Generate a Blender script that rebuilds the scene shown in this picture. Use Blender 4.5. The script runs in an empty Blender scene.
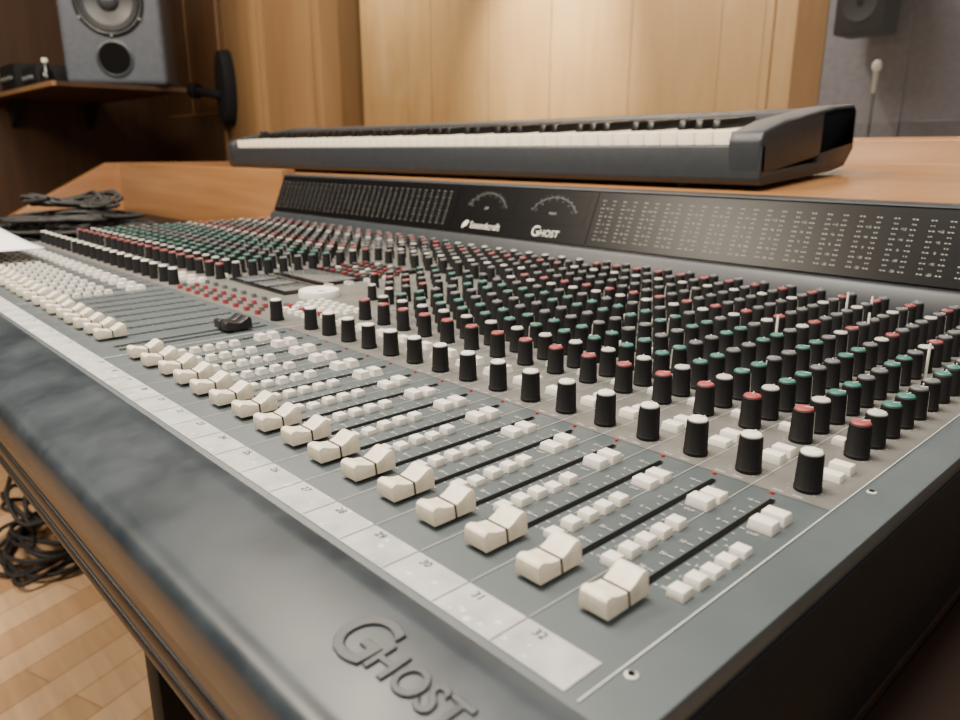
import bpy, bmesh, math, random
from mathutils import Matrix, Vector
random.seed(7)
SC = bpy.context.scene
COL = SC.collection
rad = math.radians

# ------------------------------------------------------------------ materials
def new_mat(name):
    m = bpy.data.materials.new(name); m.use_nodes = True
    nt = m.node_tree
    return m, nt, nt.nodes["Principled BSDF"]

def plastic(name, c, rough=0.4, metal=0.0, var=0.12, nscale=60.0, bump=0.0, spec=0.5, emis=None):
    m, nt, b = new_mat(name)
    tc = nt.nodes.new("ShaderNodeTexCoord")
    n = nt.nodes.new("ShaderNodeTexNoise"); n.inputs["Scale"].default_value = nscale
    n.inputs["Detail"].default_value = 4
    r = nt.nodes.new("ShaderNodeValToRGB")
    r.color_ramp.elements[0].position = 0.3; r.color_ramp.elements[1].position = 0.7
    r.color_ramp.elements[0].color = (c[0]*(1-var), c[1]*(1-var), c[2]*(1-var), 1)
    r.color_ramp.elements[1].color = (c[0]*(1+var), c[1]*(1+var), c[2]*(1+var), 1)
    nt.links.new(tc.outputs["Object"], n.inputs["Vector"])
    nt.links.new(n.outputs["Fac"], r.inputs["Fac"])
    nt.links.new(r.outputs["Color"], b.inputs["Base Color"])
    b.inputs["Roughness"].default_value = rough
    b.inputs["Metallic"].default_value = metal
    b.inputs["Specular IOR Level"].default_value = spec
    if bump:
        bp = nt.nodes.new("ShaderNodeBump"); bp.inputs["Strength"].default_value = bump
        bp.inputs["Distance"].default_value = 0.001
        nt.links.new(n.outputs["Fac"], bp.inputs["Height"]); nt.links.new(bp.outputs["Normal"], b.inputs["Normal"])
    return m

def wood(name, c1, c2, axis='X', rough=0.35, scale=1.0, along=1.2, across=22.0, spec=0.5):
    m, nt, b = new_mat(name)
    tc = nt.nodes.new("ShaderNodeTexCoord")
    mp = nt.nodes.new("ShaderNodeMapping")
    s = [across*scale]*3; s['XYZ'.index(axis)] = along*scale
    mp.inputs["Scale"].default_value = s
    n = nt.nodes.new("ShaderNodeTexNoise"); n.inputs["Scale"].default_value = 1.0
    n.inputs["Detail"].default_value = 8; n.inputs["Roughness"].default_value = 0.6
    n.inputs["Distortion"].default_value = 0.6
    r = nt.nodes.new("ShaderNodeValToRGB")
    r.color_ramp.elements[0].position = 0.3; r.color_ramp.elements[1].position = 0.72
    r.color_ramp.elements[0].color = (*c1, 1); r.color_ramp.elements[1].color = (*c2, 1)
    n2 = nt.nodes.new("ShaderNodeTexNoise"); n2.inputs["Scale"].default_value = 1.3
    mx = nt.nodes.new("ShaderNodeMix"); mx.data_type = 'RGBA'; mx.blend_type = 'MULTIPLY'
    mx.inputs[0].default_value = 0.35
    nt.links.new(tc.outputs["Object"], mp.inputs["Vector"])
    nt.links.new(mp.outputs["Vector"], n.inputs["Vector"])
    nt.links.new(tc.outputs["Object"], n2.inputs["Vector"])
    nt.links.new(n.outputs["Fac"], r.inputs["Fac"])
    nt.links.new(r.outputs["Color"], mx.inputs[6]); nt.links.new(n2.outputs["Fac"], mx.inputs[7])
    nt.links.new(mx.outputs[2], b.inputs["Base Color"])
    b.inputs["Roughness"].default_value = rough
    b.inputs["Specular IOR Level"].default_value = spec
    return m

M = {}
M['slate'] = plastic('slate_panel', (0.058, 0.074, 0.081), 0.45, var=0.10, nscale=25)
M['upper'] = plastic('warm_grey_zone', (0.112, 0.110, 0.102), 0.5, var=0.15, nscale=30)
M['rail'] = plastic('dark_grey_rail', (0.026, 0.031, 0.036), 0.45)
M['black'] = plastic('black_plastic', (0.010, 0.010, 0.011), 0.38, bump=0.05)
M['matte'] = plastic('matte_black', (0.006, 0.006, 0.007), 0.75, spec=0.25)
M['knob'] = plastic('knob_black', (0.007, 0.007, 0.008), 0.6, nscale=300, spec=0.28)
M['white'] = plastic('cap_white', (0.74, 0.72, 0.66), 0.45, var=0.08, nscale=80)
M['pale'] = plastic('cap_pale', (0.46, 0.45, 0.42), 0.5, var=0.08, nscale=80)
M['red'] = plastic('cap_red', (0.26, 0.040, 0.045), 0.5)
M['teal'] = plastic('cap_teal', (0.022, 0.13, 0.105), 0.5)
M['grey'] = plastic('cap_grey', (0.10, 0.107, 0.112), 0.55)
M['ivory'] = plastic('fader_ivory', (0.72, 0.66, 0.53), 0.45, var=0.12, nscale=160)
M['button'] = plastic('button_ivory', (0.72, 0.69, 0.62), 0.45, var=0.08, nscale=100)
M['ink'] = plastic('ink_white', (0.50, 0.52, 0.50), 0.6)
M['inkdim'] = plastic('ink_grey', (0.20, 0.22, 0.22), 0.6)
M['inkmid'] = plastic('ink_mid', (0.34, 0.35, 0.33), 0.6)
M['inkdark'] = plastic('ink_dark', (0.02, 0.02, 0.02), 0.6)
M['slot'] = plastic('slot_black', (0.003, 0.003, 0.003), 0.9, spec=0.1)
M['led'] = plastic('led_red', (0.30, 0.02, 0.015), 0.3)
M['glossblack'] = plastic('gloss_black', (0.006, 0.006, 0.007), 0.14)
M['screen'] = plastic('screen_reflection_grey', (0.12, 0.13, 0.14), 0.15)  # light grey stands in for reflections on the glossy display
M['meter'] = plastic('meter_black', (0.003, 0.003, 0.0035), 0.3, spec=0.2)
M['chrome'] = plastic('chrome', (0.55, 0.55, 0.55), 0.25, metal=1.0)
M['kbody'] = plastic('keyboard_grey', (0.024, 0.028, 0.034), 0.45, bump=0.05)
M['keyw'] = plastic('key_white', (0.86, 0.77, 0.60), 0.22, var=0.03)
M['keyb'] = plastic('key_black', (0.006, 0.006, 0.006), 0.3)
M['spk'] = plastic('speaker_grey', (0.070, 0.080, 0.098), 0.6, var=0.1, spec=0.3)
M['cone'] = plastic('cone_dark', (0.012, 0.014, 0.018), 0.6, spec=0.3)
M['rubber'] = plastic('rubber', (0.010, 0.010, 0.010), 0.65)
M['paper'] = plastic('paper_white', (0.82, 0.82, 0.84), 0.7, var=0.03)
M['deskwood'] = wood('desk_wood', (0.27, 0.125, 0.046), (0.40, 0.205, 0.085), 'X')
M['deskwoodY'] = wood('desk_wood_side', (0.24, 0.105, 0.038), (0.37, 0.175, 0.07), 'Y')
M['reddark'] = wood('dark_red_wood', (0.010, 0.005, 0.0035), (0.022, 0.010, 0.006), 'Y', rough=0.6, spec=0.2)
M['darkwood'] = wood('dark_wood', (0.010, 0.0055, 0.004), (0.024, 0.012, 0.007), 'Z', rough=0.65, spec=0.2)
M['midwood'] = wood('mid_brown_wood', (0.040, 0.020, 0.010), (0.068, 0.034, 0.016), 'Z', rough=0.5, spec=0.3)
M['doorwood'] = wood('door_wood', (0.095, 0.046, 0.020), (0.14, 0.072, 0.031), 'Z')
M['wallwood'] = wood('wall_wood', (0.245, 0.135, 0.056), (0.32, 0.19, 0.085), 'Z', across=12)
M['hallwood'] = wood('hall_wood', (0.56, 0.36, 0.17), (0.66, 0.455, 0.23), 'Z', rough=0.5, across=9)
M['greywall'] = plastic('grey_wall', (0.17, 0.175, 0.225), 0.8, nscale=30)

def arm_mat():
    m, nt, b = new_mat('armrest_vinyl')
    tc = nt.nodes.new("ShaderNodeTexCoord")
    n = nt.nodes.new("ShaderNodeTexNoise"); n.inputs["Scale"].default_value = 13; n.inputs["Detail"].default_value = 9; n.inputs["Roughness"].default_value = 0.65
    r = nt.nodes.new("ShaderNodeValToRGB")
    r.color_ramp.elements[0].position = 0.38; r.color_ramp.elements[0].color = (0.010, 0.017, 0.024, 1)
    r.color_ramp.elements[1].position = 0.75; r.color_ramp.elements[1].color = (0.036, 0.050, 0.061, 1)
    r2 = nt.nodes.new("ShaderNodeMapRange"); r2.inputs[3].default_value = 0.20; r2.inputs[4].default_value = 0.52
    nt.links.new(tc.outputs["Object"], n.inputs["Vector"])
    nt.links.new(n.outputs["Fac"], r.inputs["Fac"]); nt.links.new(r.outputs["Color"], b.inputs["Base Color"])
    nt.links.new(n.outputs["Fac"], r2.inputs[0]); nt.links.new(r2.outputs[0], b.inputs["Roughness"])
    return m
M['arm'] = arm_mat()

def strip_mat():
    m, nt, b = new_mat('worn_tape')
    tc = nt.nodes.new("ShaderNodeTexCoord")
    n = nt.nodes.new("ShaderNodeTexNoise"); n.inputs["Scale"].default_value = 60; n.inputs["Detail"].default_value = 10
    r = nt.nodes.new("ShaderNodeValToRGB")
    r.color_ramp.elements[0].position = 0.30; r.color_ramp.elements[0].color = (0.31, 0.315, 0.315, 1)
    r.color_ramp.elements[1].position = 0.65; r.color_ramp.elements[1].color = (0.45, 0.45, 0.44, 1)
    n2 = nt.nodes.new("ShaderNodeTexNoise"); n2.inputs["Scale"].default_value = 160; n2.inputs["Detail"].default_value = 4
    r2 = nt.nodes.new("ShaderNodeValToRGB")
    r2.color_ramp.elements[0].position = 0.64; r2.color_ramp.elements[0].color = (0, 0, 0, 1)
    r2.color_ramp.elements[1].position = 0.68; r2.color_ramp.elements[1].color = (0.8, 0.8, 0.8, 1)
    mx = nt.nodes.new("ShaderNodeMix"); mx.data_type = 'RGBA'
    nt.links.new(tc.outputs["Object"], n.inputs["Vector"]); nt.links.new(tc.outputs["Object"], n2.inputs["Vector"])
    nt.links.new(n.outputs["Fac"], r.inputs["Fac"]); nt.links.new(n2.outputs["Fac"], r2.inputs["Fac"])
    nt.links.new(r2.outputs["Color"], mx.inputs[0]); nt.links.new(r.outputs["Color"], mx.inputs[6])
    mx.inputs[7].default_value = (0.66, 0.65, 0.60, 1)
    nt.links.new(mx.outputs[2], b.inputs["Base Color"]); b.inputs["Roughness"].default_value = 0.65
    b.inputs["Specular IOR Level"].default_value = 0.3
    return m
M['strip'] = strip_mat()

def floor_mat():
    m, nt, b = new_mat('parquet')
    tc = nt.nodes.new("ShaderNodeTexCoord")
    mp = nt.nodes.new("ShaderNodeMapping"); mp.inputs["Rotation"].default_value = (0, 0, rad(70))
    br = nt.nodes.new("ShaderNodeTexBrick")
    br.inputs["Scale"].default_value = 1.0; br.inputs["Brick Width"].default_value = 0.42; br.inputs["Row Height"].default_value = 0.07
    br.inputs["Mortar Size"].default_value = 0.0012
    br.inputs["Color1"].default_value = (0.52, 0.29, 0.14, 1); br.inputs["Color2"].default_value = (0.80, 0.54, 0.32, 1)
    br.inputs["Mortar"].default_value = (0.38, 0.21, 0.10, 1)
    mp2 = nt.nodes.new("ShaderNodeMapping"); mp2.inputs["Scale"].default_value = (4, 50, 4); mp2.inputs["Rotation"].default_value = (0, 0, rad(70))
    n = nt.nodes.new("ShaderNodeTexNoise"); n.inputs["Scale"].default_value = 1; n.inputs["Detail"].default_value = 6
    mx = nt.nodes.new("ShaderNodeMix"); mx.data_type = 'RGBA'; mx.blend_type = 'MULTIPLY'; mx.inputs[0].default_value = 0.5
    nt.links.new(tc.outputs["Object"], mp.inputs["Vector"]); nt.links.new(mp.outputs["Vector"], br.inputs["Vector"])
    nt.links.new(tc.outputs["Object"], mp2.inputs["Vector"]); nt.links.new(mp2.outputs["Vector"], n.inputs["Vector"])
    nt.links.new(br.outputs["Color"], mx.inputs[6]); nt.links.new(n.outputs["Fac"], mx.inputs[7])
    nt.links.new(mx.outputs[2], b.inputs["Base Color"]); b.inputs["Roughness"].default_value = 0.35
    return m
M['floor'] = floor_mat()

def glass_mat():
    m = bpy.data.materials.new('window_glass'); m.use_nodes = True
    nt = m.node_tree; nt.nodes.clear()
    o = nt.nodes.new("ShaderNodeOutputMaterial"); t = nt.nodes.new("ShaderNodeBsdfTransparent")
    g = nt.nodes.new("ShaderNodeBsdfGlossy"); g.inputs["Roughness"].default_value = 0.02
    mx = nt.nodes.new("ShaderNodeMixShader"); mx.inputs[0].default_value = 0.10
    t.inputs["Color"].default_value = (0.96, 0.96, 0.94, 1)
    nt.links.new(t.outputs[0], mx.inputs[1]); nt.links.new(g.outputs[0], mx.inputs[2]); nt.links.new(mx.outputs[0], o.inputs[0])
    return m
M['glass'] = glass_mat()

# ------------------------------------------------------------------ mesh builder
class MB:
    def __init__(s): s.v = []; s.f = []; s.m = []
    def add(s, vs, fs, mi=0, mat=None):
        o = len(s.v)
        if mat is not None: vs = [tuple(mat @ Vector(v)) for v in vs]
        s.v += list(vs)
        for f in fs: s.f.append(tuple(i+o for i in f)); s.m.append(mi)
    def box(s, x0, x1, y0, y1, z0, z1, mi=0, mat=None):
        vs = [(x0,y0,z0),(x1,y0,z0),(x1,y1,z0),(x0,y1,z0),(x0,y0,z1),(x1,y0,z1),(x1,y1,z1),(x0,y1,z1)]
        s.add(vs, [(0,3,2,1),(4,5,6,7),(0,1,5,4),(1,2,6,5),(2,3,7,6),(3,0,4,7)], mi, mat)
    def frustum(s, cx, cy, z0, z1, wx, wy, tx, ty, mi=0, mat=None):
        vs = [(cx-wx,cy-wy,z0),(cx+wx,cy-wy,z0),(cx+wx,cy+wy,z0),(cx-wx,cy+wy,z0),
              (cx-tx,cy-ty,z1),(cx+tx,cy-ty,z1),(cx+tx,cy+ty,z1),(cx-tx,cy+ty,z1)]
        s.add(vs, [(0,3,2,1),(4,5,6,7),(0,1,5,4),(1,2,6,5),(2,3,7,6),(3,0,4,7)], mi, mat)
    def quad(s, a, b, c, d, mi=0): s.add([a,b,c,d], [(0,1,2,3)], mi)
    def flat(s, x0, x1, y0, y1, z, mi=0): s.quad((x0,y0,z),(x1,y0,z),(x1,y1,z),(x0,y1,z), mi)
    def rev(s, prof, n=20, mi=0, mat=None, rib=0.0, ribrange=None):
        vs = []; fs = []
        for j, (r, z) in enumerate(prof):
            for i in range(n):
                a = 2*math.pi*i/n
                rr = r - (rib if (rib and ribrange and ribrange[0] <= j <= ribrange[1] and i % 2) else 0)
                vs.append((rr*math.cos(a), rr*math.sin(a), z))
        for j in range(len(prof)-1):
            for i in range(n):
                k = (i+1) % n
                fs.append((j*n+i, j*n+k, (j+1)*n+k, (j+1)*n+i))
        fs.append(tuple(range(n))[::-1]); L = (len(prof)-1)*n
        fs.append(tuple(L+i for i in range(n)))
        s.add(vs, fs, mi, mat)
    def extx(s, prof, x0, x1, mi=0, mat=None, inset=None):
        n = len(prof); vs = [(x0, y, z) for y, z in prof] + [(x1, y, z) for y, z in prof]
        if inset:
            vs = [(x0+inset(z), y, z) for y, z in prof] + [(x1-inset(z), y, z) for y, z in prof]
        fs = [(i, (i+1) % n, n+(i+1) % n, n+i) for i in range(n)]
        fs += [tuple(range(n)), tuple(range(2*n-1, n-1, -1))]
        s.add(vs, fs, mi, mat)
    def mesh(s, name, mats, smooth=False, bevel=0, seg=2, recalc=True):
        me = bpy.data.meshes.new(name); me.from_pydata(s.v, [], s.f)
        for m in mats: me.materials.append(M[m] if isinstance(m, str) else m)
        me.polygons.foreach_set('material_index', s.m)
        bm = bmesh.new(); bm.from_mesh(me)
        if recalc: bmesh.ops.recalc_face_normals(bm, faces=bm.faces)
        if bevel:
            es = [e for e in bm.edges if len(e.link_faces) == 2 and e.calc_face_angle(0) > rad(30)]
            bmesh.ops.bevel(bm, geom=es, offset=bevel, segments=seg, profile=0.5, affect='EDGES', clamp_overlap=True)
        bm.to_mesh(me); bm.free()
        if smooth or bevel:
            me.polygons.foreach_set('use_smooth', [True]*len(me.polygons))
            me.set_sharp_from_angle(angle=rad(38))
        me.update()
        return me

W = {}
LOCALP = set()
def put(name, data, parent=None, loc=(0,0,0), rot=None, local=False, label=None, category=None, group=None, kind=None):
    o = bpy.data.objects.new(name, data); COL.objects.link(o)
    m = Matrix.Translation(loc)
    if rot is not None: m = m @ rot
    if parent is not None:
        o.parent = parent
        local = local or parent.name in LOCALP
        ml = m if local else W[parent.name].inverted() @ m
        o.matrix_local = ml; W[o.name] = W[parent.name] @ ml
    else:
        o.matrix_local = m; W[o.name] = m
    if label: o["label"] = label
    if category: o["category"] = category
    if group: o["group"] = group
    if kind: o["kind"] = kind
    return o
def dup(src, parent, loc, rot=None, local=False):
    o = src.copy(); COL.objects.link(o)
    m = Matrix.Translation(loc)
    if rot is not None: m = m @ rot
    o.parent = parent
    ml = m if local else W[parent.name].inverted() @ m
    o.matrix_parent_inverse = Matrix.Identity(4)
    o.matrix_local = ml; W[o.name] = W[parent.name] @ ml
    return o
RX = lambda a: Matrix.Rotation(a, 4, 'X')
RY = lambda a: Matrix.Rotation(a, 4, 'Y')
RZ = lambda a: Matrix.Rotation(a, 4, 'Z')
T = lambda x, y, z: Matrix.Translation((x, y, z))

_tc = {}
def tgeo(body, size, extrude=0.0, align='CENTER', shear=0.0, bevel=0.0):
    k = (body, size, extrude, align, shear, bevel)
    if k in _tc: return _tc[k]
    cu = bpy.data.curves.new('t', 'FONT'); cu.body = body; cu.size = size; cu.extrude = extrude
    cu.align_x = align; cu.align_y = 'CENTER'; cu.shear = shear; cu.bevel_depth = bevel; cu.resolution_u = 4
    ob = bpy.data.objects.new('t', cu); COL.objects.link(ob)
    bpy.context.view_layer.update()
    dg = bpy.context.evaluated_depsgraph_get()
    me = bpy.data.meshes.new_from_object(ob.evaluated_get(dg))
    vs = [tuple(v.co) for v in me.vertices]; fs = [tuple(p.vertices) for p in me.polygons]
    bpy.data.objects.remove(ob); bpy.data.curves.remove(cu); bpy.data.meshes.remove(me)
    _tc[k] = (vs, fs); return _tc[k]
def text(mb, body, size, mat, mi=0, **kw):
    vs, fs = tgeo(body, size, **kw); mb.add(vs, fs, mi, mat)

# ------------------------------------------------------------------ camera
CAMLOC = Vector((0.1365, -0.1896, 0.155))
cam = bpy.data.cameras.new('camera'); co = bpy.data.objects.new('camera', cam); COL.objects.link(co)
co.location = CAMLOC; co.rotation_euler = (rad(74.26), 0, rad(47.07))
cam.lens = 27.94; cam.sensor_width = 36; cam.clip_start = 0.01; cam.clip_end = 60
cam.dof.use_dof = True; cam.dof.focus_distance = 0.45; cam.dof.aperture_fstop = 11
SC.camera = co

# ------------------------------------------------------------------ MIXING CONSOLE
P = 0.03
XL, XR = -1.37, 0.043
console = put('mixing_console', None, loc=(-0.66, 0.28, -0.075),
    label="large slate-grey mixing console with rows of black knobs and ivory faders",
    category="mixing console")
b = MB()
b.extx([(-0.094,-0.066),(-0.094,-0.03),(-0.07,-0.010),(0.66,-0.006),(0.66,-0.098),(0.0,-0.098)], XL+0.002, XR+0.0015)
put('chassis', b.mesh('chassis', ['matte'], bevel=0.001), console, label="matte black steel case")
b = MB()
fo = -0.004
b.extx([(y+fo, z) for y, z in [(-0.091,-0.066),(-0.0995,-0.066),(-0.0995,-0.060),(-0.0975,-0.059),(-0.0975,-0.057),(-0.0995,-0.056),(-0.0995,-0.047),
        (-0.0975,-0.046),(-0.0975,-0.044),(-0.0995,-0.043),(-0.0995,-0.031),(-0.091,-0.031)]], XL, XR)
put('front_fascia', b.mesh('front_fascia', ['black'], bevel=0.0004, seg=1), console, label="black grooved front edge")
b = MB()
b.extx([(-0.0492,-0.008),(-0.0492,0.0010),(-0.0505,0.0028),(-0.0545,0.0036),(-0.0600,0.0032),(-0.0800,-0.0008),(-0.0960,-0.0040),(-0.1010,-0.0056),
        (-0.1045,-0.0086),(-0.1063,-0.0130),(-0.1066,-0.0220),(-0.1064,-0.0290),(-0.1040,-0.031),(-0.08,-0.031)], XL, XR)
arm = put('armrest', b.mesh('armrest', ['arm'], smooth=True), console, label="dark blue-grey padded wrist rest with moulded logo")
tl = math.atan(0.20)
lm = T(-0.0455, -0.0745, 0.0006) @ RX(tl)
b = MB()
text(b, "G", 0.0290, lm, 0, extrude=0.0003, bevel=0.0005, shear=0.2)
text(b, "HOST", 0.0158, lm @ T(0.0100, -0.0015, 0), 0, extrude=0.0003, bevel=0.0004, align='LEFT', shear=0.1)
put('logo_lettering', b.mesh('logo_lettering', ['rail'], smooth=True), arm, label="raised logo lettering moulded into the wrist rest")

b = MB()
b.box(XL, XR, -0.049, 0.60, -0.010, 0.0)
panel = put('control_panel', b.mesh('control_panel', ['slate'], bevel=0.0008), console, label="slate-grey painted metal control surface")
b = MB()  # lighter warm grey sheets laid over the rear of the control panel
b.flat(-0.466, 0.0225, 0.130, 0.585, 0.00025)
b.flat(-1.352, -0.75, 0.130, 0.585, 0.00025)
b.flat(-0.748, -0.470, 0.130, 0.585, 0.00025)
put('upper_zone', b.mesh('upper_zone', ['upper'], recalc=False), console, label="lighter warm grey zone on the upper control panel")
b = MB()
b.flat(XL+0.01, 0.0170, -0.0445, -0.0262, 0.0004)
strip = put('label_strip', b.mesh('label_strip', ['strip'], recalc=False), console, label="worn pale grey write-on label strip")

right = [(-P*k, 32-k) for k in range(16)]
groups = [(-0.53 - 0.0285*i, 8-i) for i in range(8)]
left = [(-0.765 - P*i, 20-i) for i in range(20)]

b = MB(); z = 0.0006
for x, n in right + left:
    text(b, str(n), 0.0054, T(x-0.006, -0.0300, z), 2)
    if x < 0: b.flat(x+0.0148, x+0.0152, -0.044, -0.0262, z, 2)
    b.flat(x-0.01515, x-0.01485, -0.0255, 0.130, z, 3)
for x, n in groups:
    text(b, str(n), 0.0054, T(x-0.006, -0.0300, z), 2)
    b.flat(x-0.0144, x-0.0140, -0.044, -0.0262, z, 2)
    b.flat(x-0.0144, x-0.0141, -0.0255, 0.130, z, 3)
scale = ['10','5','0','5','10','20','30','40']
for x, n in right + left + groups:
    for i in range(15):
        y = 0.016 + i*0.0070
        w = 0.0030 if i % 2 == 0 else 0.0018
        b.flat(x-0.0026-w, x-0.0026, y-0.00020, y+0.00020, z, 0)
        b.flat(x+0.0026, x+0.0026+w*0.7, y-0.00020, y+0.00020, z, 0)
    if x > -0.22:
        for i, s in enumerate(scale[::-1]):
            text(b, s, 0.0028, T(x-0.0077, 0.016+i*0.0140, z), 0)
for x, n in right:
    if n > 22:
        for i, s in enumerate(['MIX','1-2','3-4','5-6','7-8']):
            text(b, s, 0.0025, T(x+0.0074, 0.0235+i*0.011, z), 0)
        text(b, "SOLO", 0.0025, T(x+0.0090, 0.1125, z), 0)
        text(b, "CUT", 0.0025, T(x+0.0090, 0.0845, z), 0)
        text(b, "PAN", 0.0025, T(x+0.006, 0.1325, z), 0)
        text(b, "PEAK", 0.0024, T(x-0.0035, 0.1325, z), 0)
for x, n in right:
    if n > 20:
        for yy in [0.144] + [0.202+0.0218*i for i in range(8)]:
            for a in range(-4, 5):
                t = rad(90 + a*33); c, s_ = math.cos(t), math.sin(t)
                r0, r1 = 0.0078, 0.0090
                px, py = -s_*0.00013, c*0.00013
                cx = x+0.005
                b.quad((cx+c*r0-px, yy+s_*r0-py, z), (cx+c*r1-px, yy+s_*r1-py, z), (cx+c*r1+px, yy+s_*r1+py, z), (cx+c*r0+px, yy+s_*r0+py, z), 0)
b.flat(0.0225, 0.0230, -0.045, 0.583, z, 0)
b.flat(-0.4665, -0.4658, -0.0255, 0.583, z, 0)
b.flat(-0.7495, -0.7488, -0.0255, 0.583, z, 0)
for k in range(16): b.flat(-P*k-0.0152, -P*k-0.0149, 0.130, 0.583, z, 0)
for k in range(20): b.flat(-0.75-P*k-0.0003, -0.75-P*k, 0.130, 0.583, z, 0)
put('panel_markings', b.mesh('panel_markings', ['ink', 'inkdim', 'inkdark', 'inkmid'], recalc=False), console, label="printed white scales, numbers and channel lines")

b = MB()
for x, n in right + left + groups: b.flat(x-0.0013, x+0.0013, -0.008, 0.121, 0.0008)
for x in (-0.484, -0.4975): b.flat(x-0.0013, x+0.0013, -0.008, 0.121, 0.0008)
put('fader_slot', b.mesh('fader_slot', ['slot'], recalc=False), console, kind="stuff", label="black fader slots")

# faders
fp = [(-0.0120,0.0022),(-0.0122,0.0088),(-0.0112,0.0099),(-0.0092,0.0101),(-0.0055,0.0086),(-0.0014,0.0079),(0.0014,0.0081),
      (0.0040,0.0092),(0.0075,0.0115),(0.0092,0.0121),(0.0108,0.0118),(0.0119,0.0102),(0.0118,0.0022)]
def fader_mesh(mat, name):
    b = MB()
    b.extx(fp, -0.0067, 0.0067, 0, inset=lambda z: 0.0009 if z > 0.006 else 0.0)
    b.box(-0.0010, 0.0010, -0.004, 0.004, -0.001, 0.0030, 1)
    return b.mesh(name, [mat, 'chrome'], bevel=0.0003, seg=2)
def fader_line_mesh():
    b = MB(); h = 0.0005
    vs = [(-0.00695,-h,0.0024),(0.00695,-h,0.0024),(0.00695,h,0.0024),(-0.00695,h,0.0024),
          (-0.00600,-h,0.00825),(0.00600,-h,0.00825),(0.00600,h,0.00825),(-0.00600,h,0.00825)]
    b.add(vs, [(0,3,2,1),(4,5,6,7),(0,1,5,4),(1,2,6,5),(2,3,7,6),(3,0,4,7)])
    return b.mesh('fader_line', ['inkdark'])
fm = fader_mesh('ivory', 'fader_cap'); fmb = fader_mesh('black', 'fader_cap_black'); flm = fader_line_mesh()
first = None; fline = None
fl = [(x, 0.002+random.uniform(-0.0012, 0.0012)) for x, n in right] + [(x, random.uniform(-0.001, 0.001)) for x, n in groups] + \
     [(x, random.uniform(-0.001, 0.001)) for x, n in left]
fl[0] = (0.0, 0.002)
for x, y in fl:
    if first is None:
        first = put('fader_cap', fm, console, loc=(x, y, 0)); first["label"] = "ivory plastic fader cap"
        fline = put('fader_line', flm, first, local=True, label="dark centre line of the fader cap")
    else:
        f = dup(first, console, (x, y, 0)); dup(fline, f, (0, 0, 0), local=True)
for x in (-0.484, -0.4975):
    o = put('fader_cap', fmb, console, loc=(x, 0.092, 0)); o["label"] = "black plastic master fader cap"

# knobs
rowc = ['white','red','pale','teal','teal','grey','grey','teal','teal','grey','pale','red','grey','grey','grey','pale','grey','red','grey']
rowy = [0.144] + [0.202 + 0.0218*i for i in range(17)] + [0.5705]
knobs = []
for x, n in right + left:
    for i, (y, c) in enumerate(zip(rowy, rowc)):
        knobs.append((x+0.0055, y, c, 1.08 if i == 0 else (1.06 if i < 3 else 1.04)))
knobs.append((-0.498, 0.139, 'white', 1.1))
for i in range(9):
    for j in range(7):
        knobs.append((-0.485-0.03*i, 0.435+0.0218*j, ['grey','pale','grey','grey','red','grey','pale'][j], 1.0))
for i in range(4):
    for j in range(7):
        if j >= 2 or i < 2:
            knobs.append((-0.488-0.03*i, 0.262+0.0225*j, ['pale','grey','red','grey','grey','teal','grey'][j], 0.92))
ZS = 1.08
kprof = [(0.0059,0.0004),(0.0060,0.0018),(0.0058,0.0024),(0.0053,0.0152),(0.0051,0.0160),(0.0047,0.0163)]
cprof = [(0.0047,0.0158),(0.0047,0.0168),(0.0041,0.0174),(0.0012,0.0176)]
b = MB(); b.rev(kprof, 36, 0, rib=0.0004, ribrange=(2, 3)); kme = b.mesh('knob', ['knob'], smooth=True)
def capgeo(b, mi, mw, mat=None, n=20):
    b.rev(cprof, n, mi, mat)
    b.frustum(0, -0.0024, 0.0169, 0.01782, 0.00028, 0.0020, 0.00024, 0.0019, mw, mat)
    w = 0.00026
    vs = [(-w,-0.0061,0.003),(w,-0.0061,0.003),(w,-0.00550,0.0152),(-w,-0.00550,0.0152),
          (-w,-0.0055,0.003),(w,-0.0055,0.003),(w,-0.0049,0.0158),(-w,-0.0049,0.0158)]
    b.add(vs, [(0,1,2,3),(7,6,5,4),(0,4,5,1),(3,2,6,7),(0,3,7,4),(1,5,6,2)], mw, mat)
CC = ('white','red','teal','grey','pale')
cme = {}
for c in CC:
    b = MB(); capgeo(b, 0, 1); cme[c] = b.mesh('knob_cap', [c, 'white'], smooth=True)
knobs.sort(key=lambda k: (Vector((k[0], k[1], 0)) - CAMLOC).length)
def inview(x, y):
    d = Vector((x, y, 0.01)) - CAMLOC
    f = Vector((-0.732, 0.681, 0)); r = Vector((0.681, 0.732, 0))
    return abs(d.dot(r)/max(d.dot(f), 1e-3)) < 0.64
vis = [k for k in knobs if inview(k[0], k[1])]
near = vis[:100]; ns = set(near); rest = [k for k in knobs if k not in ns]
kf = None; cf = {}
names = {'white': "white", 'red': "dark red", 'teal': "teal green", 'grey': "dark grey", 'pale': "pale grey"}
ANG = [170, 180, 150, 130, 200, 120, 180, 220, 140, 160, -30]
for x, y, c, s in near:
    ang = rad(random.choice(ANG))
    mt = RZ(ang) @ Matrix.Diagonal((s, s, s*ZS, 1))
    if kf is None: kf = put('knob', kme, console, loc=(x, y, 0), rot=mt); k = kf
    else: k = dup(kf, console, (x, y, 0), mt)
    k["label"] = "black ribbed knob with %s cap" % names[c]
    if c not in cf:
        cf[c] = put('knob_cap', cme[c], k, loc=(0,0,0), local=True); cf[c]["label"] = "%s knob cap with pointer" % names[c]
    else: dup(cf[c], k, (0,0,0), local=True)
b = MB(); mi = {c: i+1 for i, c in enumerate(CC)}
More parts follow.
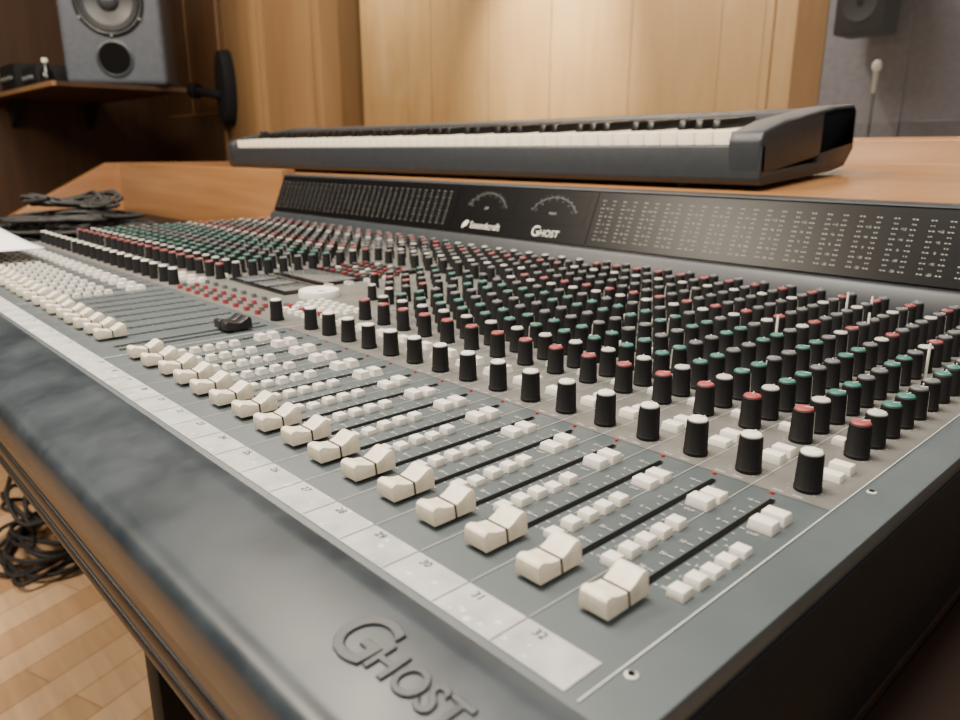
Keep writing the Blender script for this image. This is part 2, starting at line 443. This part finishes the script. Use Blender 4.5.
for x, y, c, s in rest:
    ang = rad(random.choice(ANG))
    m = T(x, y, 0) @ RZ(ang) @ Matrix.Diagonal((s, s, s*ZS, 1))
    b.rev(kprof, 12, 0, m); capgeo(b, mi[c], 1, m, 10)
put('knob', b.mesh('knob_field', ['knob']+list(CC), smooth=True), console, kind="stuff",
    label="dense field of black knobs with coloured caps")
for x, y in ((-0.0176, 0.382), (-0.1335, 0.394), (-0.136, 0.541), (-0.112, 0.535), (-0.086, 0.458)):
    b = MB(); b.rev([(0.0011,0.0),(0.0009,0.0245),(0.0005,0.0255)], 10)
    put('peg', b.mesh('peg', ['white'], smooth=True), console, loc=(x, y, 0), label="thin upright white peg")

# buttons (x, y, size, colour)
btn = []
for x, n in right + left:
    for i in range(5): btn.append((x+0.0130, 0.0235+0.011*i, 0, 0))
    for y in (0.0925, 0.1035): btn.append((x+0.0098, y, 1, 0))
    for y in (0.1650, 0.1770): btn.append((x+0.0080, y, 1, 0))
    for y in (0.213, 0.300, 0.387, 0.475, 0.52): btn.append((x-0.0075, y, 0, 0))
for i in range(9):
    for j in range(5):
        btn.append((-0.476-0.0135*i, 0.165+0.0125*j, 0, 1 if (j == 1 and i % 2) else 0) if i < 6 else (-0.604-0.002*i, 0.27+0.028*j, 0, 0))
for i in range(9):
    btn.append((-0.535-0.0240*i, 0.138, 2, 1)); btn.append((-0.535-0.0240*i, 0.158, 2, 1)); btn.append((-0.547-0.0240*i, 0.176, 2, 2)); btn.append((-0.547-0.0240*i, 0.148, 2, 2))
btn = list(dict.fromkeys(btn))
BS = [(0.0037, 0.0037, 0.0040), (0.0058, 0.0042, 0.0048), (0.0026, 0.0026, 0.0045)]
def bmesh_of(kind):
    b = MB(); w, h, t = BS[kind]
    b.frustum(0, 0, 0.0, t, w, h, w*0.88, h*0.84)
    return b.mesh('button', ['button'], bevel=0.0004, seg=2)
bme = [bmesh_of(0), bmesh_of(1)]
btn.sort(key=lambda k: (Vector((k[0], k[1], 0)) - CAMLOC).length)
vis = [k for k in btn if inview(k[0], k[1])]
near = vis[:100]; ns = set(near); rest = [k for k in btn if k not in ns]
bf = [None, None]
for x, y, kd, cc in near:
    dz = random.choice([0, 0, 0, -0.0012])
    if bf[kd] is None:
        bf[kd] = put('button', bme[kd], console, loc=(x, y, dz)); bf[kd]["label"] = "small ivory push button" if kd == 0 else "wide ivory push button"
    else: dup(bf[kd], console, (x, y, dz))
b = MB()
for x, y, kd, cc in rest:
    w, h, t = BS[kd]
    b.frustum(x, y, 0, t, w, h, w*0.8, h*0.78, cc)
put('button', b.mesh('button_field', ['button', 'red', 'grey']), console, kind="stuff", label="rows of small ivory and red push buttons")

b = MB()
lp = [(0.0011,0.0),(0.0011,0.0007),(0.0007,0.0012)]
for x, n in right + left:
    for dx, y in ((-0.004, 0.128), (-0.008, 0.245)):
        b.rev(lp, 10, 0, T(x+dx, y, 0))
put('indicator_light', b.mesh('indicator_light', ['led'], smooth=True), console, kind="stuff", label="tiny red indicator lights")

b = MB()
b.box(-0.742, -0.605, 0.205, 0.255, 0.0, 0.003, 0)
b.box(-0.742, -0.625, 0.265, 0.415, 0.0, 0.003, 0)
for i in range(3):
    b.box(-0.737+0.044*i, -0.700+0.044*i, 0.210, 0.250, 0.0030, 0.0034, 1)
b.box(-0.737, -0.632, 0.272, 0.318, 0.0030, 0.0034, 1)
for i in range(8):
    for j in range(5): b.box(-0.738+0.0142*i, -0.732+0.0142*i, 0.328+0.018*j, 0.334+0.018*j, 0.003, 0.005, 4 if (i+j) % 2 else (2 if (i*j) % 3 else 3))
disp = put('display', b.mesh('display', ['glossblack', 'screen', 'button', 'red', 'grey'], bevel=0.0005), console, label="glossy black display and key panel")
b = MB()
b.rev([(0.0225,0.0),(0.0225,0.005),(0.0215,0.0075),(0.0195,0.0082),(0.012,0.0074),(0.004,0.0072)], 48, 0)
b.rev([(0.0038,0.0055),(0.0038,0.0076),(0.003,0.0080)], 16, 1, T(0.011, -0.004, 0))
put('jog_wheel', b.mesh('jog_wheel', ['white', 'grey'], smooth=True), console, loc=(-0.576, 0.232, 0), label="white round dial with finger dimple")
b = MB()
for x, y in ((0.0275, 0.163), (0.0265, -0.024), (0.0275, 0.36), (0.0275, 0.55)):
    b.rev([(0.0022,0.0),(0.0022,0.0005),(0.0016,0.0009)], 18, 0, T(x, y, 0))
    b.rev([(0.0013,0.0004),(0.0013,0.00115)], 12, 1, T(x, y, 0))
put('screw', b.mesh('screw', ['ink', 'slot'], smooth=True), console, kind="stuff", label="small socket screws with pale rims")

# meter bridge
ba = math.atan2(0.07, 0.03)
BM = T(0, 0.60, 0.03) @ RX(ba)
b = MB()
b.extx([(0.584,-0.004),(0.584,0.001),(0.594,0.024),(0.5975,0.0275),(0.6005,0.0275),(0.6315,0.100),(0.6300,0.1020),(0.634,0.1045),(0.660,0.1045),(0.660,-0.004)], XL, XR)
bridge = put('meter_bridge', b.mesh('meter_bridge', ['rail'], bevel=0.0006), console, label="dark grey sloping meter bridge")
b = MB()
secs = [(-1.362, -0.786), (-0.785, -0.506), (-0.505, 0.040)]
for x0, x1 in secs: b.box(x0, x1, 0.0005, 0.0757, -0.001, 0.0012, 0, BM)
put('meter_panel', b.mesh('meter_panel', ['meter']), bridge, label="black meter face")
b = MB()
for x0, x1 in (secs[0], secs[2]):
    n = int((x1-x0)/0.0165)
    for i in range(n):
        x = x0 + 0.012 + i*0.0165
        for r in range(11):
            y = 0.010 + r*0.0054
            w = 0.0018 if r % 2 else 0.0026
            b.box(x-w, x-0.0006, y, y+0.0008, 0.0010, 0.0015, 0, BM)
            b.box(x+0.0006, x+w, y, y+0.0008, 0.0010, 0.0015, 0, BM)
        if i % 2 == 0 and x > -0.6:
            for r, s in enumerate(['-20', '-10', '0', '+6', '+12']):
                text(b, s, 0.0036, BM @ T(x+0.0082, 0.0105+r*0.0108, 0.0014), 0)
put('meter_scale', b.mesh('meter_scale', ['inkmid'], recalc=False), bridge, label="rows of pale level-meter ticks")
def vu(cx, lab):
    b = MB()
    b.box(cx-0.060, cx+0.060, 0.026, 0.0735, 0.0008, 0.0015, 0, BM)
    R = 0.043; cy = 0.0225
    for i in range(40):
        a0 = rad(150 - i*120/40); a1 = rad(150 - (i+1)*120/40)
        pts = [(cx+math.cos(a)*r*1.1, cy+math.sin(a)*r*0.98, 0.0018) for a, r in ((a0, R), (a1, R), (a1, R+0.0004), (a0, R+0.0004))]
        b.add(pts, [(0,1,2,3)], 2, BM)
    for i in range(21):
        a = rad(148 - i*116/20)
        px, py = -math.sin(a)*0.0002, math.cos(a)*0.0002
        r0, r1 = R, R+(0.0040 if i % 2 == 0 else 0.002)
        f = lambda r, q: (cx+math.cos(a)*r*1.1+px*q, cy+math.sin(a)*r*0.98+py*q, 0.0018)
        b.add([f(r0,-1), f(r1,-1), f(r1,1), f(r0,1)], [(0,1,2,3)], 1, BM)
    for i, s in enumerate(['20','10','7','5','3','0','3']):
        a = rad(145 - i*110/6)
        text(b, s, 0.0034, BM @ T(cx+math.cos(a)*(R-0.002), cy+math.sin(a)*(R-0.0045), 0.0018), 2)
    text(b, lab, 0.0046, BM @ T(cx, 0.041, 0.0018), 1)
    put('level_dial', b.mesh('level_dial', ['meter', 'inkmid', 'inkdim'], recalc=False), bridge, label="black needle level meter marked " + lab)
vu(-0.713, "LEFT"); vu(-0.577, "RIGHT")
b = MB()
text(b, "Soundcraft", 0.0152, BM @ T(-0.739, 0.0125, 0.0018), 0, align='LEFT')
b.add([(-0.757,0.006,0.0018),(-0.747,0.0115,0.0018),(-0.7435,0.019,0.0018),(-0.750,0.0195,0.0018),(-0.7560,0.014,0.0018)], [(0,1,2,3,4)], 0, BM)
put('maker_lettering', b.mesh('maker_lettering', ['white'], recalc=False), bridge, label="white printed maker lettering with leaf emblem")
b = MB()
text(b, "G", 0.022, BM @ T(-0.600, 0.0130, 0.0018), 0, shear=0.1)
text(b, "HOST", 0.0140, BM @ T(-0.592, 0.0112, 0.0018), 0, align='LEFT', shear=0.05)
put('model_lettering', b.mesh('model_lettering', ['white'], recalc=False), bridge, label="white printed model lettering")

# ------------------------------------------------------------------ DESK
desk = put('studio_desk', None, loc=(-0.7, 0.6, -0.75), label="golden-brown wooden studio desk surrounding the mixing console", category="desk")
SH0, SH1 = 0.104, 0.134
b = MB()
b.extx([(0.664,-0.10),(0.664,SH0),(1.09,SH1),(1.092,0.170),(1.10,0.174),(1.17,0.174),(1.17,0.12),(0.69,0.085),(0.69,-0.10)], -1.80, 1.0)
put('sloping_shelf', b.mesh('sloping_shelf', ['deskwood'], bevel=0.002), desk, label="sloping wooden shelf with raised rear lip")
b = MB(); b.box(-2.42, -1.378, 0.630, 0.6635, -0.10, 0.114)
put('back_board', b.mesh('back_board', ['deskwood'], bevel=0.002), desk, label="upright wooden board behind the cables")
b = MB()
b.extx([(0.24,-0.75),(0.24,-0.07),(0.60,0.116),(1.17,0.116),(1.17,-0.75)], -2.46, -2.42)
put('side_panel', b.mesh('side_panel', ['deskwoodY'], bevel=0.002), desk, label="wooden end panel with sloping top")
b = MB()
b.extx([(0.10,-0.75),(0.10,-0.102),(0.66,-0.102),(0.66,0.080),(1.17,0.11),(1.17,-0.75)], 0.0455, 0.080)
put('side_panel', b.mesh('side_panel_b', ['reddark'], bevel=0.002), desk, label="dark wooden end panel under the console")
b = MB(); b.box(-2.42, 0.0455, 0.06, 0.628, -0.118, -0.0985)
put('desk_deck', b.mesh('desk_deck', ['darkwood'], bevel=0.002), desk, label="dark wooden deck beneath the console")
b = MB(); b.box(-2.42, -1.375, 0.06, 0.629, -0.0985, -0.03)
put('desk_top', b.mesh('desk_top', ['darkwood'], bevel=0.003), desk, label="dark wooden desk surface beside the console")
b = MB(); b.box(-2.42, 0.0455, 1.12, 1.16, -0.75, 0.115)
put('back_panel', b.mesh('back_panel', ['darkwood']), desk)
x = -0.62
b = MB(); b.box(x-0.02, x+0.02, 0.02, 0.5, -0.75, -0.118); b.box(x-0.02, x+0.02, -0.02, 0.6, -0.75, -0.72)
put('leg', b.mesh('leg', ['matte'], bevel=0.003), desk, label="black metal support leg")

# ------------------------------------------------------------------ KEYBOARD
KL = 1.435
ka = math.atan2(SH1-SH0, 0.426)
kb = put('digital_piano', None, loc=(-0.310-KL, 0.685, 0.1125), rot=RX(ka), label="slim dark grey 88-key digital piano on the sloping wooden shelf", category="electronic keyboard")
LOCALP.add(kb.name)
b = MB()
b.extx([(0.0,0.008),(0.006,0.0),(0.20,0.0),(0.245,0.004),(0.270,0.026),(0.270,0.076),(0.264,0.083),(0.200,0.083),(0.165,0.080),(0.160,0.016),(0.012,0.016),(0.012,0.046),(0.009,0.049),(0.002,0.047)], 0.0, KL)
put('case', b.mesh('case', ['kbody'], bevel=0.0015), kb, label="dark grey piano case")
for x0, x1 in ((0.0, 0.032), (KL-0.044, KL)):
    b = MB()
    b.extx([(0.0005,0.012),(0.0005,0.054),(0.008,0.064),(0.060,0.074),(0.165,0.083),(0.20,0.0855),(0.264,0.0860),(0.2695,0.079),(0.2695,0.030)], x0+0.0002, x1)
    put('end_block', b.mesh('end_block', ['kbody'], bevel=0.004, seg=3), kb, label="raised end block of the piano case")
b = MB(); b.rev([(0.012,-0.0068),(0.012,0.001)], 16, 0)
fme = b.mesh('foot', ['rubber'], smooth=True)
for fx in (0.12, KL-0.12):
    for fy in (0.03, 0.19): put('foot', fme, kb, loc=(fx, fy, 0), label="round rubber foot")
kw = (KL-0.032-0.044-0.004)/52
b = MB(); b.box(0.0010, kw-0.0010, 0.0130, 0.160, 0.018, 0.0645)
wk = b.mesh('white_key', ['keyw'], bevel=0.0010, seg=2)
b = MB(); b.extx([(0.063,0.064),(0.066,0.075),(0.070,0.0775),(0.160,0.0775),(0.160,0.064)], -0.0065, 0.0065, inset=lambda z: 0.0012 if z > 0.070 else 0)
bk = b.mesh('black_key', ['keyb'], bevel=0.0008, seg=2)
f1 = f2 = None
for i in range(52):
    x = 0.034 + i*kw
    if f1 is None: f1 = put('white_key', wk, kb, loc=(x, 0, 0), local=True)
    else: dup(f1, kb, (x, 0, 0), local=True)
    if i < 51 and (i % 7) in (0, 2, 3, 5, 6):
        if f2 is None: f2 = put('black_key', bk, kb, loc=(x+kw, 0, 0), local=True)
        else: dup(f2, kb, (x+kw, 0, 0), local=True)
b = MB(); b.rev([(0.011,0.0),(0.011,0.006),(0.009,0.008)], 20, 0, T(0.016, 0.10, 0.075))
put('control_wheel', b.mesh('control_wheel', ['black'], smooth=True), kb, label="small round black control")

# ------------------------------------------------------------------ SPEAKER + SHELF
SZ = 0.357
ST = SZ-0.0005
shelf = put('wall_shelf', None, loc=(-3.39, 0.74, 0.30), label="thin wall shelf with pale front edge carrying the loudspeaker", category="shelf")
b = MB(); b.box(-3.398, -2.485, 0.488, 0.502, ST-0.014, ST, 0); b.box(-3.398, -2.4855, 0.502, 0.90, ST-0.014, ST, 1)
put('shelf_board', b.mesh('shelf_board', ['wallwood', 'midwood']), shelf, label="thin shelf board with pale wooden front edge")
for y in (0.56, 0.84):
    b = MB(); b.add([(-3.398,y,0.24),(-3.398,y,ST-0.014),(-3.25,y,ST-0.014),(-3.398,y+0.02,0.24),(-3.398,y+0.02,ST-0.014),(-3.25,y+0.02,ST-0.014)], [(0,1,2),(5,4,3),(0,3,4,1),(1,4,5,2),(2,5,3,0)])
    put('shelf_bracket', b.mesh('shelf_bracket', ['matte']), shelf, label="small dark triangular shelf bracket")
spk = put('studio_monitor', None, loc=(-2.63, 0.755, SZ), rot=RZ(rad(60)), label="large grey two-way studio loudspeaker with dark woofer and round port", category="speaker")
LOCALP.add(spk.name)
b = MB(); b.box(-0.152, 0.152, -0.12, 0.14, 0.0, 0.54)
put('cabinet', b.mesh('cabinet', ['spk'], bevel=0.018, seg=4), spk, label="grey loudspeaker cabinet")
FR = lambda x, zz: T(x, -0.12, zz) @ RX(rad(90))
b = MB()
b.rev([(0.104,-0.004),(0.104,0.005),(0.098,0.008),(0.094,0.005)], 48, 0, FR(0, 0.248))
b.rev([(0.093,0.004),(0.088,0.010),(0.079,0.006),(0.034,-0.0)], 48, 1, FR(0, 0.248))
b.rev([(0.034,0.001),(0.028,0.012),(0.015,0.018),(0.004,0.020)], 32, 2, FR(0, 0.248))
for i in range(6):
    a = rad(60*i+30)
    b.rev([(0.004,0.005),(0.004,0.009)], 8, 3, FR(math.cos(a)*0.101, 0.248+math.sin(a)*0.101))
put('woofer', b.mesh('woofer', ['black', 'cone', 'rail', 'chrome'], smooth=True), spk, label="dark woofer cone with grey dust cap")
b = MB()
b.rev([(0.056,-0.002),(0.056,0.004),(0.050,0.006),(0.046,0.003),(0.045,0.0015)], 40, 0, FR(0.0, 0.078))
b.rev([(0.0455,0.0018),(0.0455,0.0034)], 40, 1, FR(0.0, 0.078))
put('bass_port', b.mesh('bass_port', ['rail', 'slot'], smooth=True), spk, label="round flared bass port")
b = MB()
b.rev([(0.055,-0.002),(0.055,0.004),(0.04,0.001)], 32, 0, FR(0, 0.43)); b.rev([(0.014,0.0),(0.012,0.008),(0.004,0.011)], 20, 1, FR(0, 0.43))
put('tweeter', b.mesh('tweeter', ['spk', 'black'], smooth=True), spk, label="small dome tweeter")

def gear(name, label, cat, x, y, w, d, h, rows):
    e = put(name, None, loc=(x, y, ST), label=label, category=cat)
    b = MB(); b.box(-w/2, w/2, -d/2, d/2, 0.006, h)
    put('case', b.mesh('case', ['matte'], bevel=0.004), e, loc=(0,0,0), local=True)
    for i in range(rows):
        b = MB(); b.rev([(0.008,0.0),(0.007,0.012)], 12, 0, T(-w/2+w*(i+1)/(rows+1), -d/2, h*0.5) @ RX(rad(90)))
        put('control_knob', b.mesh('control_knob', ['grey'], smooth=True), e, loc=(0,0,0), local=True)
    for sx in (-1, 1):
        for sy in (-1, 1):
            b = MB(); b.rev([(0.01,0.0),(0.01,0.007)], 10, 0, T(sx*w*0.4, sy*d*0.4, 0))
            put('foot', b.mesh('foot', ['rubber'], smooth=True), e, loc=(0,0,0), local=True)
gear('headphone_amplifier', "small black amplifier box on the wall shelf", "amplifier", -2.94, 0.64, 0.18, 0.20, 0.075, 3)
gear('effects_unit', "low black audio unit on the wall shelf", "audio equipment", -3.20, 0.64, 0.22, 0.22, 0.10, 4)
bt = put('bottle', None, loc=(-2.80, 0.56, ST), label="small dark glass bottle on the wall shelf", category="bottle")
b = MB(); b.rev([(0.018,0.0),(0.020,0.004),(0.020,0.05),(0.008,0.066),(0.008,0.082)], 20, 0)
put('body', b.mesh('body', ['glossblack'], smooth=True), bt, loc=(0,0,0), local=True)
b = MB(); b.rev([(0.010,0.080),(0.010,0.092),(0.008,0.093)], 16, 0)
put('cap', b.mesh('cap', ['white'], smooth=True), bt, loc=(0,0,0), local=True)

br = put('wall_bracket', None, loc=(-2.755, 1.187, 0.385), label="chunky black oval wall bracket with short arm", category="bracket")
b = MB()
oval = [(0.050*math.cos(2*math.pi*i/24), 0.14*math.sin(2*math.pi*i/24)) for i in range(24)]
vs = [(x, 0, z_) for x, z_ in oval] + [(x*0.9, -0.045, z_*0.95) for x, z_ in oval]
fs = [(i, (i+1) % 24, 24+(i+1) % 24, 24+i) for i in range(24)] + [tuple(range(24)), tuple(range(47, 23, -1))]
b.add(vs, fs)
put('back_plate', b.mesh('back_plate', ['matte'], bevel=0.004), br, loc=(0,0,0), local=True)
AM = T(0, -0.035, -0.03) @ RY(rad(-80)) @ RX(rad(20))
b = MB(); b.rev([(0.016,0.0),(0.016,0.14)], 14, 0, AM); b.rev([(0.028,0.13),(0.032,0.15),(0.024,0.17)], 16, 0, AM)
put('arm', b.mesh('arm', ['black'], smooth=True), br, loc=(0,0,0), local=True)

# ------------------------------------------------------------------ PAPER
b = MB()
nx, ny = 16, 10
def pz(u, v): return 0.0205 + 0.006*(u**1.5)*(0.5+0.5*v) + 0.003*math.sin(v*5+u*3)*u
vs = [(-1.06-0.30*i/nx, -0.02+0.10*j/ny - 0.03*i/nx*(1-j/ny), pz(i/nx, j/ny)) for i in range(nx+1) for j in range(ny+1)]
fs = [(i*(ny+1)+j, (i+1)*(ny+1)+j, (i+1)*(ny+1)+j+1, i*(ny+1)+j+1) for i in range(nx) for j in range(ny)]
b.add(vs, fs)
po = put('paper_sheet', b.mesh('paper_sheet', ['paper'], smooth=True, recalc=False), label="curled white paper sheet lying on the console", category="paper")
sm = po.modifiers.new('s', 'SOLIDIFY'); sm.thickness = 0.0015

# ------------------------------------------------------------------ CABLES
def cable(name, pts, r, label, mat='rubber', group=None):
    cu = bpy.data.curves.new(name, 'CURVE'); cu.dimensions = '3D'; cu.bevel_depth = r; cu.bevel_resolution = 2; cu.resolution_u = 6
    sp = cu.splines.new('NURBS'); sp.points.add(len(pts)-1)
    for p, q in zip(sp.points, pts): p.co = (*q, 1)
    sp.use_endpoint_u = True; sp.order_u = 4
    ob = bpy.data.objects.new('tmp', cu); COL.objects.link(ob); bpy.context.view_layer.update()
    me = bpy.data.meshes.new_from_object(ob.evaluated_get(bpy.context.evaluated_depsgraph_get()))
    bpy.data.objects.remove(ob)
    me.materials.clear(); me.materials.append(M[mat])
    me.polygons.foreach_set('use_smooth', [True]*len(me.polygons))
    return put(name, me, label=label, category="cable", group=group)
def coil(cx, cy, z0, z1, R, turns, jit, seed, sq=0.7):
    rnd = random.Random(seed); pts = []
    for i in range(turns*9):
        a = i*2*math.pi/9; r = R*(1+rnd.uniform(-jit, jit))
        pts.append((cx+r*math.cos(a)+rnd.uniform(-jit, jit)*R*0.5, cy+sq*r*math.sin(a)+rnd.uniform(-jit, jit)*R*0.5,
                    z0+(z1-z0)*abs(math.sin(i*0.7+seed))*rnd.uniform(0.2, 1)))
    return pts
for s, (cx, cy, z0, z1, R) in enumerate([(-1.57, 0.24, -0.025, -0.006, 0.13), (-1.56, 0.26, 0.003, 0.014, 0.125), (-1.54, 0.25, 0.023, 0.034, 0.11), (-1.55, 0.25, 0.043, 0.078, 0.085), (-1.92, 0.33, -0.025, 0.01, 0.13)]):
    cable('coiled_cable', coil(cx, cy, z0, z1, R, 10, 0.45, s+3, 0.85), 0.0040, "loosely coiled black audio cable on the desk", group="tangled cables on the desk")
for s, (cx, cy, z0, z1, R) in enumerate([(-1.70, 0.14, -0.744, -0.722, 0.16), (-1.70, 0.15, -0.710, -0.68, 0.12), (-1.72, 0.14, -0.668, -0.60, 0.08)]):
    cable('floor_cable', coil(cx, cy, z0, z1, R, 5, 0.45, s+30), 0.0050, "tangled black cable heaped on the wooden floor", group="cable heap on the floor")
cable('hanging_cable', [(-1.97,0.30,-0.125),(-1.97,0.24,-0.3),(-1.93,0.20,-0.45),(-1.98,0.14,-0.62),(-2.0,0.10,-0.742),(-2.1,0.12,-0.742)], 0.006, "black cable hanging down under the desk")

# ------------------------------------------------------------------ ROOM
def struct(name, b, mats, label=None, **kw):
    o = put(name, b.mesh(name, mats, **kw)); o["kind"] = "structure"
    if label: o["label"] = label
    return o
b = MB(); b.box(-8.2, 3.0, -2.0, 6.2, -0.79, -0.75); struct('floor', b, ['floor'], "light oak parquet floor")
b = MB(); b.box(-3.45, -3.40, -2.0, 1.2, -0.75, 1.9); struct('wall_left', b, ['midwood'], "dark wood-panelled wall")
WY = 1.20
b = MB()
b.box(-3.40, -2.10, WY, WY+0.12, -0.75, 1.9, 0)
for x0, x1, mi_ in ((-3.40, -3.13, 2), (-3.125, -2.83, 1), (-2.795, -2.47, 0), (-2.465, -2.12, 0)):
    b.box(x0, x1, WY-0.012, WY, 0.30 if x1 < -2.8 else -0.75, 1.9, mi_)
b.box(-3.40, -2.83, WY-0.012, WY, -0.75, 0.299, 2)
b.box(-2.825, -2.80, WY-0.03, WY, -0.75, 1.9, 1)
b.box(-2.56, -2.50, WY-0.028, WY, -0.75, 1.9, 0)
b.box(-2.10, 3.0, WY, WY+0.12, -0.75, 0.12, 0)
b.box(-2.10, 3.0, WY, WY+0.12, 1.3, 1.9, 0)
struct('wall_back', b, ['wallwood', 'doorwood', 'midwood'], "vertical wood-panelled wall around the studio window", bevel=0.002)
b = MB()
b.box(-2.14, -2.085, WY-0.02, WY+0.14, 0.10, 1.34); b.box(-2.14, 3.0, WY-0.02, WY+0.14, 0.10, 0.15); b.box(-2.14, 3.0, WY-0.02, WY+0.14, 1.27, 1.34)
struct('trim_1', b, ['wallwood'], "wooden window frame", bevel=0.003)
b = MB(); b.box(-2.085, 3.0, WY+0.05, WY+0.056, 0.15, 1.27); struct('window_1', b, ['glass'], "large control-room window pane")
LY = 4.6
b = MB(); rnd = random.Random(4); x = -8.0
b.box(-8.2, -1.95, LY, LY+0.1, -0.75, 3.2, 0)
while x < -2.35:
    w = rnd.choice([0.42, 0.30, 0.36]); x2 = min(x+w, -2.3)
    b.box(x, x2-0.004, LY-0.02-rnd.choice([0, 0.006]), LY, -0.75, 3.2, 0); x = x2
b.box(-2.29, -2.15, LY-0.03, LY, -0.75, 3.2, 0); b.box(-2.145, -1.96, LY-0.05, LY, -0.75, 3.2, 1)
struct('wall_live_room', b, ['hallwood', 'wallwood'], "lit wood-panelled wall beyond the window")
b = MB(); b.box(-1.95, 3.0, LY-0.06, LY+0.1, -0.75, 3.2, 0)
for xx in (-1.5, -1.05): b.box(xx, xx+0.02, LY-0.068, LY-0.06, -0.75, 3.2, 0)
struct('wall_live_room_right', b, ['greywall'], "blue-grey acoustic wall beyond the window")
b = MB(); b.box(-8.2, -8.0, WY+0.12, LY, -0.75, 3.2); struct('wall_far_left', b, ['hallwood'])

mic = put('microphone', None, loc=(-1.08, 3.05, -0.75), label="silver microphone upright on a slim stand beyond the glass", category="microphone")
b = MB(); b.rev([(0.14,0.0),(0.14,0.012),(0.02,0.03)], 28, 0); b.rev([(0.006,0.02),(0.006,1.12)], 12, 0)
put('stand', b.mesh('stand', ['grey'], smooth=True), mic, loc=(0,0,0), local=True, label="grey round-base stand")
b = MB(); b.rev([(0.008,1.12),(0.010,1.18),(0.011,1.205)], 20, 0)
put('handle', b.mesh('handle', ['pale'], smooth=True), mic, loc=(0,0,0), local=True)
b = MB(); b.rev([(0.011,1.200),(0.017,1.208),(0.018,1.22),(0.016,1.232),(0.009,1.240),(0.003,1.242)], 24, 0)
put('grille', b.mesh('grille', ['paper'], smooth=True), mic, loc=(0,0,0), local=True, label="pale ball grille")
hs = put('wall_loudspeaker', None, loc=(-1.66, 4.36, 0.76), label="black loudspeaker hung high on the live-room wall", category="speaker")
b = MB(); b.box(-0.13, 0.13, -0.11, 0.11, 0.0, 0.42)
put('cabinet', b.mesh('cabinet', ['matte'], bevel=0.012), hs, loc=(0,0,0), local=True)
b = MB(); b.rev([(0.09,0.0),(0.09,0.006),(0.08,0.003),(0.02,-0.0)], 28, 0, T(0, -0.11, 0.15) @ RX(rad(90)))
put('driver', b.mesh('driver', ['cone'], smooth=True), hs, loc=(0,0,0), local=True)
b = MB(); b.box(-0.03, 0.03, 0.10, 0.18, 0.2, 0.3)
put('mounting_bracket', b.mesh('mounting_bracket', ['matte']), hs, loc=(0,0,0), local=True)

# ------------------------------------------------------------------ LIGHTS
def area(name, loc, tgt, size, power, col, sy=None):
    l = bpy.data.lights.new(name, 'AREA'); l.energy = power; l.color = col; l.size = size
    if sy: l.shape = 'RECTANGLE'; l.size_y = sy
    o = bpy.data.objects.new(name, l); COL.objects.link(o); o.location = loc
    o.rotation_euler = (Vector(tgt)-Vector(loc)).to_track_quat('-Z', 'Y').to_euler()
    return o
def spot(name, loc, tgt, power, col, ang=70, blend=0.8, r=0.05):
    l = bpy.data.lights.new(name, 'SPOT'); l.energy = power; l.color = col; l.spot_size = rad(ang); l.spot_blend = blend; l.shadow_soft_size = r
    o = bpy.data.objects.new(name, l); COL.objects.link(o); o.location = loc
    o.rotation_euler = (Vector(tgt)-Vector(loc)).to_track_quat('-Z', 'Y').to_euler()
area('ceiling_light_a', (-0.35, -0.1, 1.6), (-0.4, 0.2, 0), 0.55, 58, (1, 0.90, 0.77))
area('ceiling_light_b', (-1.5, 0.1, 1.7), (-1.4, 0.3, 0), 0.55, 44, (1, 0.86, 0.70))
area('front_right_fill', (0.9, -0.5, 1.5), (0, 0.1, 0), 0.4, 16, (1, 0.90, 0.80))  # added area light from the front right to brighten the caps
area('floor_light', (-1.6, -1.2, 1.5), (-1.6, -0.2, -0.75), 0.6, 60, (1, 0.86, 0.68))
spot('wall_spot', (-2.3, 0.6, 1.7), (-2.35, 1.2, 0.3), 18, (1, 0.85, 0.66), 80)
spot('live_spot_a', (-4.1, 3.3, 2.3), (-4.2, 4.6, 1.0), 900, (1, 0.84, 0.60), 62, 1.0)
spot('live_spot_b', (-2.9, 3.4, 2.8), (-2.9, 4.6, 0.7), 280, (1, 0.82, 0.57), 95, 1.0)
spot('live_spot_c', (-6.2, 3.4, 2.8), (-6.2, 4.6, 0.7), 420, (1, 0.82, 0.57), 95, 1.0)
area('live_fill', (-3.0, 3.0, 3.0), (-3.0, 3.6, 0), 1.5, 120, (1, 0.88, 0.74))
w = bpy.data.worlds.new('world'); SC.world = w; w.use_nodes = True
w.node_tree.nodes["Background"].inputs[0].default_value = (1.0, 0.86, 0.71, 1)
w.node_tree.nodes["Background"].inputs[1].default_value = 0.24
